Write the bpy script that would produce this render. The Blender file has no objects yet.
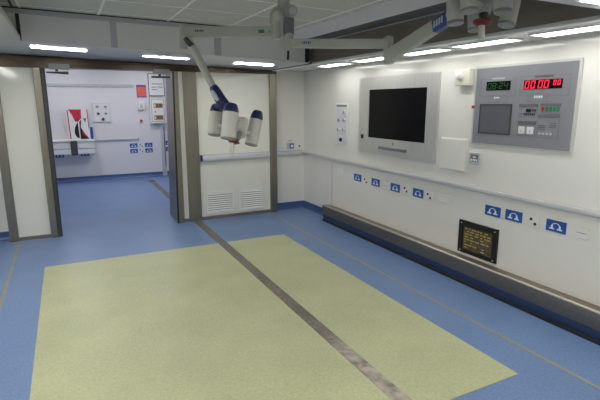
import bpy, bmesh, math, random
from mathutils import Vector, Matrix
random.seed(4)
S = bpy.context.scene
C = S.collection
PI = math.pi

# ------------------------------------------------------------------ materials
def lin(c):
    return tuple((v/255/12.92 if v/255 <= .04045 else ((v/255+.055)/1.055)**2.4) for v in c)

def mat(name, rgb, rough=.5, metal=0., spec=.5, var=0., scale=8., stretch=(1,1,1), bump=0., emit=0., ergb=None, coat=0., fine=0., fscale=90.):
    m = bpy.data.materials.new(name); m.use_nodes = True
    nt = m.node_tree; b = nt.nodes['Principled BSDF']
    col = lin(rgb)
    b.inputs['Base Color'].default_value = (*col, 1)
    b.inputs['Roughness'].default_value = rough
    b.inputs['Metallic'].default_value = metal
    b.inputs['Specular IOR Level'].default_value = spec
    b.inputs['Coat Weight'].default_value = coat
    if emit:
        b.inputs['Emission Color'].default_value = (*lin(ergb or rgb), 1)
        b.inputs['Emission Strength'].default_value = emit
    if var or bump or fine:
        tc = nt.nodes.new('ShaderNodeTexCoord'); mp = nt.nodes.new('ShaderNodeMapping')
        mp.inputs['Scale'].default_value = stretch
        nt.links.new(tc.outputs['Object'], mp.inputs['Vector'])
        nz = nt.nodes.new('ShaderNodeTexNoise'); nz.inputs['Scale'].default_value = scale
        nz.inputs['Detail'].default_value = 5
        nt.links.new(mp.outputs['Vector'], nz.inputs['Vector'])
        rp = nt.nodes.new('ShaderNodeValToRGB')
        rp.color_ramp.elements[0].position = .3; rp.color_ramp.elements[1].position = .7
        rp.color_ramp.elements[0].color = (*[v*(1-var) for v in col], 1)
        rp.color_ramp.elements[1].color = (*[min(1, v*(1+var)) for v in col], 1)
        nt.links.new(nz.outputs['Fac'], rp.inputs['Fac'])
        out = rp.outputs['Color']
        if fine:
            n2 = nt.nodes.new('ShaderNodeTexNoise'); n2.inputs['Scale'].default_value = fscale; n2.inputs['Detail'].default_value = 3
            nt.links.new(mp.outputs['Vector'], n2.inputs['Vector'])
            r2 = nt.nodes.new('ShaderNodeValToRGB')
            r2.color_ramp.elements[0].position = .36; r2.color_ramp.elements[1].position = .64
            r2.color_ramp.elements[0].color = (1-fine,)*3+(1,); r2.color_ramp.elements[1].color = (1+fine*.6,)*3+(1,)
            nt.links.new(n2.outputs['Fac'], r2.inputs['Fac'])
            mx = nt.nodes.new('ShaderNodeMix'); mx.data_type = 'RGBA'; mx.blend_type = 'MULTIPLY'
            mx.inputs['Factor'].default_value = 1
            nt.links.new(out, mx.inputs['A']); nt.links.new(r2.outputs['Color'], mx.inputs['B'])
            out = mx.outputs['Result']
        if var or fine: nt.links.new(out, b.inputs['Base Color'])
        if bump:
            bp = nt.nodes.new('ShaderNodeBump'); bp.inputs['Strength'].default_value = bump; bp.inputs['Distance'].default_value = .01
            nt.links.new(nz.outputs['Fac'], bp.inputs['Height']); nt.links.new(bp.outputs['Normal'], b.inputs['Normal'])
    return m

M = {}
M['wall'] = mat('wall_white', (227,225,220), .08, spec=.5, var=.012, scale=2)
M['cream'] = mat('panel_cream', (220,220,211), .07, spec=.5, var=.012, scale=2)
M['far_wall'] = mat('far_wall_white', (220,218,219), .3, var=.01, scale=2)
M['ceil'] = mat('ceiling_tile', (208,206,197), .85, var=.03, scale=30, fine=.05, fscale=200)
M['tbar'] = mat('ceiling_grid_bar', (252,252,250), .6)
M['gap'] = mat('dark_seam', (30,30,36), .6)
M['soffit'] = mat('soffit_grey', (200,200,203), .3, var=.02, scale=3)
M['soffit_face'] = mat('soffit_face_grey', (216,215,216), .38, var=.02, scale=3)
M['seam'] = mat('soffit_seam_grey', (176,176,184), .45)
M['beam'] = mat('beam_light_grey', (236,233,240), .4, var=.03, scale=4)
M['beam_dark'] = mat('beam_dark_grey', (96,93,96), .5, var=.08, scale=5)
M['header_steel'] = mat('wing_header_steel', (128,120,112), .42, .35, var=.12, scale=4, stretch=(1,1,6))
M['steel'] = mat('brushed_steel', (142,138,127), .34, 1., var=.10, scale=5, stretch=(12,12,.7))
M['steel_h'] = mat('brushed_steel_horizontal', (150,142,132), .36, 1., var=.12, scale=5, stretch=(.6,12,12))
M['steel_dk'] = mat('brushed_steel_header', (78,71,63), .3, 1., var=.16, scale=4, stretch=(.6,12,12))
M['steel_y'] = mat('brushed_steel_bumper', (150,140,127), .42, 1., var=.10, scale=5, stretch=(12,.5,12))
M['steel_highlight'] = mat('bumper_highlight_steel', (214,204,188), .3, .9)  # pale steel, the bumper's highlight put into its colour
M['steel_lt'] = mat('brushed_steel_light', (206,206,203), .35, .6, var=.06, scale=6, stretch=(14,14,.8))
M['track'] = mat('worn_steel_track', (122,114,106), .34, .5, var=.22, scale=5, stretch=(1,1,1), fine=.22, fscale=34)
M['rubber'] = mat('black_rubber', (22,22,24), .5)
M['blue'] = mat('floor_blue', (106,131,172), .38, spec=.45, var=.06, scale=2.2, fine=.16, fscale=70)
M['navy'] = mat('cove_blue', (62,88,140), .35, var=.08, scale=5)
M['plinth'] = mat('plinth_navy', (38,54,92), .4, var=.08, scale=5)
M['green'] = mat('floor_pale_green', (175,178,140), .42, spec=.4, var=.07, scale=2.4, fine=.09, fscale=60)
M['tan'] = mat('floor_line_tan', (146,141,124), .45, var=.08, scale=9)
M['rail'] = mat('rail_offwhite', (205,205,208), .28, .3, var=.02, scale=5)
M['rail_blue'] = mat('rail_blue_strip', (140,146,186), .4)
M['cap_blue'] = mat('end_cap_blue', (40,52,120), .4)
M['white'] = mat('plastic_white', (222,222,220), .35)
M['offwhite'] = mat('plastic_offwhite', (222,221,216), .4)
M['ivory'] = mat('plastic_ivory', (218,215,201), .4)
M['ltgrey'] = mat('plastic_light_grey', (186,188,190), .4)
M['recess'] = mat('outlet_panel_pale', (214,214,224), .4)
M['surround'] = mat('console_surround', (196,196,192), .4)
M['rim'] = mat('lamp_rim', (122,122,118), .4)
M['closer'] = mat('closer_grey', (138,138,140), .45, .3)
M['grey'] = mat('plastic_grey', (120,122,126), .45)
M['dgrey'] = mat('plastic_dark_grey', (62,62,66), .45)
M['black'] = mat('plastic_black', (14,14,16), .4)
M['screen'] = mat('screen_black_glass', (15,15,18), .2, spec=.12)
M['screen_grey'] = mat('viewbox_grey_glass', (88,90,98), .3, var=.06, scale=3)
M['panel'] = mat('console_grey', (150,151,157), .35, .45, var=.02, scale=4)
M['line'] = mat('console_line_grey', (104,104,110), .5)
M['line_soft'] = mat('console_line_soft', (128,128,134), .5)
M['sign'] = mat('sign_blue', (26,84,164), .35)
M['sign_w'] = mat('sign_white', (225,232,238), .4)
M['lamp_grey'] = mat('lamp_grey', (196,195,186), .34, var=.015, scale=4)
M['lamp_arm'] = mat('lamp_arm_grey', (176,176,167), .36, var=.015, scale=4)
M['lamp_navy'] = mat('lamp_navy', (32,38,82), .3)
M['lamp_red'] = mat('lamp_red', (112,15,22), .35)
M['lens'] = mat('lamp_lens', (140,139,133), .25, spec=.6)
M['label_blue'] = mat('label_blue', (52,76,140), .35)
M['red'] = mat('plastic_red', (190,40,42), .4)
M['greenled'] = mat('button_green', (36,122,84), .4)
M['led_red'] = mat('led_red', (255,30,70), .4, emit=.65)
M['led_green'] = mat('led_green', (24,72,36), .4, emit=.03)
M['board_blue'] = mat('board_blue', (48,74,170), .4)
M['board_red'] = mat('board_red', (186,36,62), .4)
M['poster_orange'] = mat('poster_orange', (226,104,84), .5, var=.2, scale=40)
M['poster_purple'] = mat('poster_purple', (120,70,150), .5)
M['amber'] = mat('amber_window', (124,96,52), .3, var=.4, scale=30)
M['grille_glass'] = mat('grille_window', (96,84,58), .2, var=.35, scale=16)
M['grille_mark'] = mat('grille_yellow', (176,156,76), .4)
M['grille_mark2'] = mat('grille_pale', (176,156,132), .4)
M['glow'] = mat('light_diffuser', (255,255,255), .5, emit=6.6, ergb=(255,255,250))
M['glow_warm'] = mat('light_diffuser_bright', (255,255,255), .5, emit=20., ergb=(255,253,247))
M['glow_far'] = mat('light_diffuser_cool', (255,255,255), .5, emit=8., ergb=(252,252,255))

def pale_patch(m, rgb, y0, y1):                      # mottled paler stretch at the near end of the floor channel
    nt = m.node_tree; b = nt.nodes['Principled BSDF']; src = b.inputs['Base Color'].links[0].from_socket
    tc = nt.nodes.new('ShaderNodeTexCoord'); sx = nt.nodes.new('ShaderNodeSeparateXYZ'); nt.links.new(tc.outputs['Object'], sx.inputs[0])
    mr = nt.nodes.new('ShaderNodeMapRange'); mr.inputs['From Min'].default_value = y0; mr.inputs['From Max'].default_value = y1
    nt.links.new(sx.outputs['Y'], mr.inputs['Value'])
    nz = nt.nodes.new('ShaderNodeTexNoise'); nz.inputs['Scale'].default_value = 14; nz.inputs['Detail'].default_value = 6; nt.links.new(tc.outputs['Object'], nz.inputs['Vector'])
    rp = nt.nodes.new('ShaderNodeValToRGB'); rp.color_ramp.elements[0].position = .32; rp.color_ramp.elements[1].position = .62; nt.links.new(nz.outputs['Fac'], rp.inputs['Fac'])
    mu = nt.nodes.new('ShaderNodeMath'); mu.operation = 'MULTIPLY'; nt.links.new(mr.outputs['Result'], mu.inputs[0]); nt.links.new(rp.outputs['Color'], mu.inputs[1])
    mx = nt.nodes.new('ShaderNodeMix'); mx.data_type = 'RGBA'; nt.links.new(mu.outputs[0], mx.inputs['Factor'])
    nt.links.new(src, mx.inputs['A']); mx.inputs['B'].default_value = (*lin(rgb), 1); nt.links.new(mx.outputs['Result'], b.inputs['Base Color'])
pale_patch(M['track'], (176,166,154), 2.50, 2.36)

# ------------------------------------------------------------------ mesh helpers
def nb(): return bmesh.new()

def bx(bm, x0, x1, y0, y1, z0, z1, bev=0., seg=2):
    n = bmesh.ops.create_cube(bm, size=1)['verts']
    sx, sy, sz = abs(x1-x0), abs(y1-y0), abs(z1-z0)
    c = Vector(((x0+x1)/2, (y0+y1)/2, (z0+z1)/2))
    for v in n: v.co = Vector((v.co.x*sx, v.co.y*sy, v.co.z*sz)) + c
    if bev:
        es = list({e for v in n for e in v.link_edges})
        bmesh.ops.bevel(bm, geom=es, offset=bev, segments=seg, profile=.5, affect='EDGES')

def W(bm, u0, u1, o0, o1, z0, z1, bev=0.):          # wall frame: u to the right, o out of the wall, z up
    bx(bm, u0, u1, -o1, -o0, z0, z1, bev)

def hexa(bm, pts):                                   # eight corners: lower ring then upper ring
    v = [bm.verts.new(p) for p in pts]
    for f in ((3,2,1,0),(4,5,6,7),(0,1,5,4),(1,2,6,5),(2,3,7,6),(3,0,4,7)):
        bm.faces.new([v[i] for i in f])

def prism(bm, pts, o0, o1):                          # polygon in (u, z), thick from o0 to o1 out of the wall
    a = [bm.verts.new((u, -o0, z)) for u, z in pts]; b = [bm.verts.new((u, -o1, z)) for u, z in pts]
    n = len(pts)
    bm.faces.new(b); bm.faces.new(a[::-1])
    for i in range(n): bm.faces.new((a[i], a[(i+1) % n], b[(i+1) % n], b[i]))

def frame_of(d):
    d = d.normalized(); h = Vector((0,0,1)) if abs(d.z) < .95 else Vector((1,0,0))
    a = d.cross(h).normalized(); b = a.cross(d).normalized()
    return a, b

def tube(bm, pts, rad, n=20, caps=True):             # round tube along points with a radius for each
    pts = [Vector(p) for p in pts]; rad = rad if isinstance(rad, (list, tuple)) else [rad]*len(pts)
    rings = []
    for i, p in enumerate(pts):
        d = pts[min(i+1, len(pts)-1)] - pts[max(i-1, 0)]
        a, b = frame_of(d)
        rings.append([bm.verts.new(p + (a*math.cos(t)+b*math.sin(t))*rad[i]) for t in [2*PI*k/n for k in range(n)]])
    for r0, r1 in zip(rings, rings[1:]):
        for k in range(n): bm.faces.new((r0[k], r0[(k+1) % n], r1[(k+1) % n], r1[k]))
    if caps: bm.faces.new(rings[0][::-1]); bm.faces.new(rings[-1])

def beam(bm, p, q, w, h, w2=None, h2=None, bev=0.):  # box-section bar, w sideways, h upward
    p, q = Vector(p), Vector(q); a, b = frame_of(q-p)
    w2 = w2 or w; h2 = h2 or h; t = []
    for c, ww, hh in ((p, w, h), (q, w2, h2)):
        t.append([c+a*(-ww/2)+b*(-hh/2), c+a*(ww/2)+b*(-hh/2), c+a*(ww/2)+b*(hh/2), c+a*(-ww/2)+b*(hh/2)])
    k = len(bm.edges)
    v = [bm.verts.new(x) for x in t[0]+t[1]]; fs = []
    for f in ((3,2,1,0),(4,5,6,7),(0,1,5,4),(1,2,6,5),(2,3,7,6),(3,0,4,7)): fs.append(bm.faces.new([v[i] for i in f]))
    if bev: bmesh.ops.bevel(bm, geom=list({e for f in fs for e in f.edges}), offset=bev, segments=3, profile=.5, affect='EDGES')

def lathe(bm, p, q, prof, n=28):                     # profile (t along p->q, radius)
    p, q = Vector(p), Vector(q)
    tube_pts = [p+(q-p)*t for t, r in prof]
    a, b = frame_of(q-p); rings = []
    for c, (t, r) in zip(tube_pts, prof):
        rings.append([bm.verts.new(c+(a*math.cos(x)+b*math.sin(x))*max(r, 1e-4)) for x in [2*PI*k/n for k in range(n)]])
    for r0, r1 in zip(rings, rings[1:]):
        for k in range(n): bm.faces.new((r0[k], r0[(k+1) % n], r1[(k+1) % n], r1[k]))
    bm.faces.new(rings[0][::-1]); bm.faces.new(rings[-1])

def obj(name, bm, m, parent=None, smooth=False):
    bmesh.ops.recalc_face_normals(bm, faces=bm.faces)
    me = bpy.data.meshes.new(name)
    # world coordinates become local to an un-rotated parent
    if parent is not None and parent.get('_world'):
        o = Vector((0,0,0)); q = parent
        while q is not None: o += Vector(q.location); q = q.parent
        bmesh.ops.translate(bm, verts=bm.verts, vec=-o)
    bm.to_mesh(me); bm.free()
    me.materials.append(M[m])
    if smooth:
        for p in me.polygons: p.use_smooth = True
        me.set_sharp_from_angle(angle=math.radians(40))
    o = bpy.data.objects.new(name, me); C.objects.link(o)
    if parent is not None:
        o.parent = parent
        if parent.get('_world'): o['_world'] = 1
    return o

def tag(o, label, cat=None, group=None, kind=None):
    o['label'] = label
    if cat: o['category'] = cat
    if group: o['group'] = group
    if kind: o['kind'] = kind
    return o

def thing(name, label, cat, loc=(0,0,0), rz=0., group=None, world=False):
    o = bpy.data.objects.new(name, None); o.empty_display_size = .05; C.objects.link(o)
    o.location = loc; o.rotation_euler = (0,0,rz)
    if world: o['_world'] = 1
    return tag(o, label, cat, group)

def structure(name, bm, m, label=None, parent=None):
    o = obj(name, bm, m, parent)
    if parent is None: o['kind'] = 'structure'
    if label: o['label'] = label
    return o

def dup(root, loc, label, rz=None):                  # a thing, its parts and their sub-parts
    r = root.copy(); C.objects.link(r); r.location = loc; r['label'] = label
    if rz is not None: r.rotation_euler = (0,0,rz)
    for ch in list(root.children):
        c = ch.copy(); C.objects.link(c); c.parent = r
        for g in list(ch.children):
            d = g.copy(); C.objects.link(d); d.parent = c
    return r

# ------------------------------------------------------------------ the room's measures
XR = 3.2545          # right wall
YB = 6.23          # wall with the doorway
YC = 6.35          # wall of the side bay beside it
YS = 5.0           # edge of the raised ceiling, far side
YN = 1.53          # edge of the raised ceiling, near side
XW = 2.668         # edge of the right bay
XL = -.29          # edge of the left bay
YF = 10.63         # far room's end wall
RW = -PI/2         # things on the right wall face -x

# floor ------------------------------------------------------------
bm = nb(); bx(bm, -2.2, XR+.2, -1.4, YF+.15, -.1, 0); structure('floor', bm, 'blue', 'speckled blue vinyl floor')
bm = nb(); bx(bm, -.32, 2.30, 1.65, 5.05, -.002, .0025)
structure('trim_1', bm, 'green', 'pale green rectangle of vinyl set into the blue floor')
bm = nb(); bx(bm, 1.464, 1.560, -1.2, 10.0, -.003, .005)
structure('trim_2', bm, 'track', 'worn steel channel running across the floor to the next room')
bm = nb(); bx(bm, 2.578, 2.604, -1.2, 6.2, -.002, .002); structure('trim_3', bm, 'tan', 'thin tan line in the blue floor by the right wall')
bm = nb(); bx(bm, -.622, -.596, -1.2, 6.2, -.002, .002); structure('trim_4', bm, 'tan', 'thin tan line in the blue floor at the left')
bm = nb(); bx(bm, 1.455, 1.569, 9.86, 10.06, -.002, .006); structure('trim_5', bm, 'dgrey', 'dark end stop of the steel floor channel')

# walls ------------------------------------------------------------
bm = nb(); bx(bm, XR, XR+.12, -1.3, YC+.1, -.05, 2.45); structure('wall_right', bm, 'wall', 'glossy white wall at the right')
bm = nb(); bx(bm, 2.70, XR, YC, YC+.1, -.05, 2.45); structure('wall_back_right', bm, 'wall', 'white end wall beside the right wall')
bm = nb(); bx(bm, -2.2, -.70, YC, YC+.1, -.05, 2.45); structure('wall_back_left', bm, 'wall', 'white end wall at far left')
bm = nb(); bx(bm, -2.2, -2.05, -1.3, YC+.1, -.05, 2.45); structure('wall_left', bm, 'wall')
bm = nb(); bx(bm, -2.2, -.9, -1.4, -1.25, -.05, 2.45); bx(bm, 2.6, XR+.12, -1.4, -1.25, -.05, 2.45); bx(bm, -.9, 2.6, -1.4, -1.25, 2.04, 2.45); structure('wall_front', bm, 'wall')
# unseen bright room added behind the camera to fill this one with light
bm = nb(); bx(bm, -2.2, 3.3, -5.1, -5.0, -.05, 2.9); structure('wall_entry_end', bm, 'wall')
bm = nb(); bx(bm, -2.3, -2.2, -5.1, -1.4, -.05, 2.9); structure('wall_entry_left', bm, 'wall')
bm = nb(); bx(bm, 3.3, 3.4, -5.1, -1.4, -.05, 2.9); structure('wall_entry_right', bm, 'wall')
bm = nb(); bx(bm, -2.3, 3.4, -5.1, -1.3, 2.8, 2.9); structure('ceiling_entry', bm, 'wall')
bm = nb(); bx(bm, -2.3, 3.4, -1.42, -1.38, 2.3, 2.85); structure('wall_entry_front', bm, 'wall')
bm = nb(); bx(bm, -2.3, 3.4, -5.1, -1.4, -.1, 0); structure('floor_entry', bm, 'offwhite')
# panel seam and faint inset on the lower right wall
bm = nb(); bx(bm, XR-.004, XR+.001, 5.484, 5.496, .2, .80); structure('trim_6', bm, 'ltgrey', 'joint line in the lower right wall')
bm = nb(); bx(bm, XR-.005, XR+.001, 5.60, 5.98, .12, .70, .002); structure('trim_7', bm, 'wall', 'shallow white access plate low in the corner')

# doorway wall: cream panels, steel posts, header
def wallpiece(name, x0, x1, z0, z1, m, label, y0=YB, y1=YB+.08):
    bm = nb(); bx(bm, x0, x1, y0, y1, z0, z1); return structure(name, bm, m, label)
wallpiece('wall_back_panel', -.63, -.27, .03, 2.02, 'cream', 'cream wall panel left of the doorway')
wallpiece('wall_back_strip', 1.33, 1.42, .03, 2.02, 'cream', 'narrow cream strip right of the doorway')
wallpiece('wall_back_vented', 1.57, 2.64, .03, 2.02, 'cream', 'cream wall panel with two vents')
bm = nb(); bx(bm, -.63, -.27, YB-.012, YB+.07, 0, .042); structure('baseboard_left', bm, 'steel_h', 'steel kick strip under the left cream panel')
bm = nb(); bx(bm, 1.34, 1.41, YB-.012, YB+.07, 0, .045); bx(bm, 1.58, 2.63, YB-.012, YB+.07, 0, .045)
structure('baseboard_back', bm, 'steel_h', 'steel kick strip under the vented panel')
def post(n, x0, x1, label, y0=YB-.035, y1=YB+.12):
    bm = nb(); bx(bm, x0, x1, y0, y1, 0, 2.02, .006); structure(n, bm, 'steel', label)
post('trim_8', -.715, -.622, 'brushed steel post at far left')
post('trim_9', 1.41, 1.583, 'wide brushed steel post between narrow strip and vented panel')
post('trim_10', 2.63, 2.735, 'brushed steel post beside the right bay')
# door frame of the opening
dr = bpy.data.objects.new('door_1', None); C.objects.link(dr); dr['kind'] = 'structure'; dr['label'] = 'open doorway with brushed steel frame'
dr['_world'] = 1
bm = nb(); bx(bm, -.283, -.208, YB-.035, YB+.12, 0, 2.02, .005); obj('frame_post', bm, 'steel', dr)
bm = nb(); bx(bm, -.204, -.168, YB-.03, YB+.13, 0, 2.02, .004); obj('frame_stop', bm, 'dgrey', dr)
bm = nb(); bx(bm, -.209, -.203, YB-.034, YB+.1, .02, 2.0); bx(bm, -.168, -.160, YB-.012, YB+.12, 0, 2.0); obj('seal', bm, 'rubber', dr)
bm = nb(); hexa(bm, [(1.252,YB-.035,0),(1.338,YB-.035,0),(1.338,6.76,0),(1.252,6.76,0),(1.290,YB-.035,2.02),(1.350,YB-.035,2.02),(1.350,6.70,2.02),(1.295,6.70,2.02)]); obj('frame_post', bm, 'steel', dr)
bm = nb(); hexa(bm, [(1.244,YB-.042,0),(1.262,YB-.042,0),(1.262,YB-.01,0),(1.244,YB-.01,0),(1.282,YB-.042,2.0),(1.298,YB-.042,2.0),(1.298,YB-.01,2.0),(1.282,YB-.01,2.0)]); obj('seal', bm, 'rubber', dr)
bm = nb()
hexa(bm, [(-2.0,YB-.04,2.00),(2.735,YB-.04,2.005),(2.735,YB+.12,2.005),(-2.0,YB+.12,2.00),(-2.0,YB-.04,2.165),(2.735,YB-.04,2.055),(2.735,YB+.12,2.055),(-2.0,YB+.12,2.165)])
structure('trim_11', bm, 'steel_dk', 'brushed steel header beam above the doorway')

# raised ceiling -----------------------------------------------------
def zc(x): return 2.395 + (2.39-x)*.0145
def zs(x): return 2.065 + (XW-x)*.029
bm = nb()
hexa(bm, [(-2.2,YN-.05,zc(-2.2)),(2.42,YN-.05,zc(2.42)),(2.42,YS+.04,zc(2.42)),(-2.2,YS+.04,zc(-2.2)),
          (-2.2,YN-.05,2.6),(2.42,YN-.05,2.6),(2.42,YS+.04,2.6),(-2.2,YS+.04,2.6)])
structure('ceiling', bm, 'ceil', 'pale grey tiled ceiling')
bm = nb()
for x in (-.27, .372, 1.015, 1.655, 2.30):
    z = zc(x); bx(bm, x-.011, x+.011, YN, YS, z-.004, z+.01)
structure('trim_12', bm, 'tbar', 'pale ceiling grid bars')
bm = nb()
for y in (1.85, 2.47, 3.09, 3.70, 4.27, 4.86):
    hexa(bm, [(-2.0,y-.006,zc(-2)-.002),(2.39,y-.006,zc(2.39)-.002),(2.39,y+.006,zc(2.39)-.002),(-2.0,y+.006,zc(-2)-.002),
              (-2.0,y-.006,zc(-2)+.01),(2.39,y-.006,zc(2.39)+.01),(2.39,y+.006,zc(2.39)+.01),(-2.0,y+.006,zc(-2)+.01)])
structure('trim_13', bm, 'tbar', 'thin pale ceiling grid bars across')
bm = nb(); bx(bm, -.335, -.318, YN, YS, zc(-.33)-.004, zc(-.33)+.01); structure('trim_14', bm, 'gap', 'dark joint in the ceiling at the left')

# far soffit: grey face, flange, seams, underside
bm = nb()
hexa(bm, [(-2.2,YS,zs(-2.2)),(2.60,YS,zs(2.6)),(2.60,YS+.03,zs(2.6)),(-2.2,YS+.03,zs(-2.2)),
          (-2.2,YS,2.58),(2.60,YS,2.58),(2.60,YS+.03,2.58),(-2.2,YS+.03,2.58)])
structure('wall_soffit', bm, 'soffit_face', 'grey upright face below the tiled ceiling')
bm = nb()
hexa(bm, [(-2.2,YS-.018,zc(-2.2)-.052),(2.40,YS-.018,zc(2.4)-.052),(2.40,YS,zc(2.4)-.052),(-2.2,YS,zc(-2.2)-.052),
          (-2.2,YS-.018,zc(-2.2)-.012),(2.40,YS-.018,zc(2.4)-.012),(2.40,YS,zc(2.4)-.012),(-2.2,YS,zc(-2.2)-.012)])
structure('trim_15', bm, 'seam', 'grey flange under the ceiling edge')
bm = nb()
hexa(bm, [(-2.2,YS-.012,zc(-2.2)-.012),(2.40,YS-.012,zc(2.4)-.012),(2.40,YS,zc(2.4)-.012),(-2.2,YS,zc(-2.2)-.012),
          (-2.2,YS-.012,zc(-2.2)+.004),(2.40,YS-.012,zc(2.4)+.004),(2.40,YS,zc(2.4)+.004),(-2.2,YS,zc(-2.2)+.004)])
structure('trim_16', bm, 'gap', 'dark joint between ceiling and soffit')
for i, (x0, x1, m, lb) in enumerate(((-.312,-.282,'gap','dark upright joint at the left of the soffit'), (.465,.525,'seam','grey upright seam in the soffit'), (1.49,1.565,'seam','grey upright seam behind the lamp arm'), (2.575,2.625,'gap','dark upright gap at the right end of the soffit'))):
    bm = nb(); bx(bm, x0, x1, YS-.006, YS+.001, zs((x0+x1)/2)+.005, (zc(x0)-.05 if i < 3 else 2.275)); structure('trim_%d' % (17+i), bm, m, lb)
bm = nb()
hexa(bm, [(-2.2,YS+.029,zs(-2.2)),(XW,YS+.029,zs(XW)),(XW,YB+.12,zs(XW)-.006),(-2.2,YB+.12,zs(-2.2)-.02),
          (-2.2,YS+.029,zs(-2.2)+.03),(XW,YS+.029,zs(XW)+.03),(XW,YB+.12,zs(XW)+.024),(-2.2,YB+.12,zs(-2.2)+.01)])
structure('ceiling_soffit', bm, 'soffit', 'low grey ceiling strip above the doorway')
bm = nb(); bx(bm, XW-.012, XW+.002, YS, YB, 2.055, 2.085); structure('trim_21', bm, 'gap', 'dark joint between the two low ceilings')
# near soffit (overhead, cuts the top right corner)
bm = nb(); bx(bm, -2.2, XW-.01, -1.3, YN, 2.062, 2.6); structure('ceiling_near', bm, 'soffit', 'low grey ceiling strip near the camera')

# right bay: beam, header, low ceiling
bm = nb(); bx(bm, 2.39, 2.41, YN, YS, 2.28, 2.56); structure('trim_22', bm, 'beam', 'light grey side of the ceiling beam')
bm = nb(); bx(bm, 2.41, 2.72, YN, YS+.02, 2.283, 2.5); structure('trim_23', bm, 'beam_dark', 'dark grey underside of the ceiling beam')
bm = nb(); bx(bm, XW-.03, XW-.008, YN, YS, 2.278, 2.2875); structure('trim_24', bm, 'seam', 'thin pale joint along the beam')
bm = nb(); bx(bm, XW, XW+.03, -1.25, YS+.02, 2.0715, 2.283); structure('wall_bay_header', bm, 'header_steel', 'dark brown steel face above the right bay')
bm = nb(); bx(bm, XW, XR+.05, -1.25, YC+.05, 2.06, 2.071); structure('ceiling_right', bm, 'wall', 'glossy white low ceiling of the right bay')
bm = nb(); bx(bm, XW-.006, XW+.055, -1.25, YS+1.2, 2.046, 2.066, .006); structure('trim_25', bm, 'white', 'white edge strip of the low right ceiling')
# left bay
bm = nb(); bx(bm, -2.1, XL, -1.25, YS-.03, 2.15, 2.19); structure('ceiling_left', bm, 'ceil', 'low ceiling of the left bay')

# baseboards
def cove(name, p0, p1, nrm, label, h=.10, d=.045):
    p0, p1, nv = Vector(p0), Vector(p1), Vector(nrm); bm = nb(); prof = [(0,0),(d,0),(d*.55,.012),(d*.28,.035),(.010,.06),(.006,h),(0,h)]
    a = [bm.verts.new(p0+nv*x+Vector((0,0,z))) for x, z in prof]; b = [bm.verts.new(p1+nv*x+Vector((0,0,z))) for x, z in prof]
    for i in range(len(prof)): j = (i+1) % len(prof); bm.faces.new((a[i], a[j], b[j], b[i]))
    bm.faces.new(a); bm.faces.new(b[::-1]); return structure(name, bm, 'navy', label)
cove('baseboard_corner', (2.735,YC,0), (XR,YC,0), (0,-1,0), 'blue cove base along the end wall')
cove('baseboard_right', (XR,5.5,0), (XR,YC,0), (-1,0,0), 'blue cove base in the far corner')
cove('baseboard_far_left', (-2.05,YC,0), (-.715,YC,0), (0,-1,0), 'blue cove base at far left')
cove('baseboard_next_room', (-2.2,YF,0), (3.2,YF,0), (0,-1,0), 'blue cove base in the next room', .10, .06)
bm = nb(); bx(bm, 3.10, XR, -1.25, 5.46, 0, .085, .004); structure('baseboard_bumper', bm, 'plinth', 'navy plinth under the steel bumper')
bm = nb(); bx(bm, 3.072, 3.10, -1.25, 5.44, 0, .022, .004); structure('trim_26', bm, 'rubber', 'dark strip along the navy plinth')  # narrow black strip on the floor at the plinth's foot

# next room
bm = nb(); bx(bm, -2.2, 3.3, YF, YF+.1, -.05, 2.7); structure('wall_next_room', bm, 'far_wall', 'white end wall of the next room')
bm = nb(); bx(bm, -2.3, -2.2, YC, YF+.1, -.05, 2.7); structure('wall_next_left', bm, 'far_wall')
bm = nb(); bx(bm, 3.2, 3.3, YC+.1, YF+.1, -.05, 2.7); structure('wall_next_right', bm, 'far_wall')
bm = nb(); bx(bm, -2.3, 3.3, YB+.12, YF+.1, 2.5, 2.6); structure('ceiling_next_room', bm, 'far_wall')
bm = nb(); bx(bm, -2.2, -.70, YC+.1, YC+.14, 0, 2.6); bx(bm, 1.34, 3.2, YC+.1, YC+.14, 0, 2.6); bx(bm, -.9, 1.4, YC, YC+.14, 2.03, 2.6)
bx(bm, -.72, -.2, YB+.12, YC+.14, 0, 2.03)
structure('wall_next_front', bm, 'far_wall')
bm = nb(); bx(bm, -.6, 1.37, YF-.02, YF+.01, 1.935, 1.995, .004); structure('trim_27', bm, 'ltgrey', 'grey trunking high on the far wall')
bm = nb(); bx(bm, 1.86, 1.955, YF-.04, YF+.01, 0, 2.5, .004); structure('trim_28', bm, 'ltgrey', 'pale grey upright corner post in the next room')
bm = nb(); bx(bm, 1.925, 1.94, YF-.05, YF-.038, .22, 1.1); structure('trim_29', bm, 'dgrey', 'dark slot in the far corner post')

# ------------------------------------------------------------------ ceiling lights
def ceiling_light(name, label, loc, L, Wd, rz, group, glow='glow'):
    t = thing(name, label, 'ceiling light', loc, rz, group)
    bm = nb()
    for a in ((-L/2-.012,L/2+.012,-Wd/2-.012,-Wd/2),(-L/2-.012,L/2+.012,Wd/2,Wd/2+.012),(-L/2-.012,-L/2,-Wd/2,Wd/2),(L/2,L/2+.012,-Wd/2,Wd/2)):
        bx(bm, *a, -.006, .004)
    obj('frame', bm, 'white', t)
    bm = nb(); bx(bm, -L/2, L/2, -Wd/2, Wd/2, -.004, .004); obj('diffuser', bm, glow, t)
    return t
order = ['farthest light of the row over the right wall, beside the corner', 'second light from the far corner over the right wall',
         'light over the wall screen, third from the far corner', 'light between screen and timer console, fourth from the far corner',
         'light above the digital timer console, at the right edge']
g = 'row of lights in the low right ceiling'
r0 = None
for i, yc_ in enumerate((5.02, 4.23, 3.43, 2.73, 1.99)):
    loc = (2.985, yc_, 2.058)
    lb = 'long white recessed ' + order[i]
    if r0 is None: r0 = ceiling_light('ceiling_light', lb, loc, .54, .17, PI/2, g)
    else: dup(r0, loc, lb)
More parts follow.
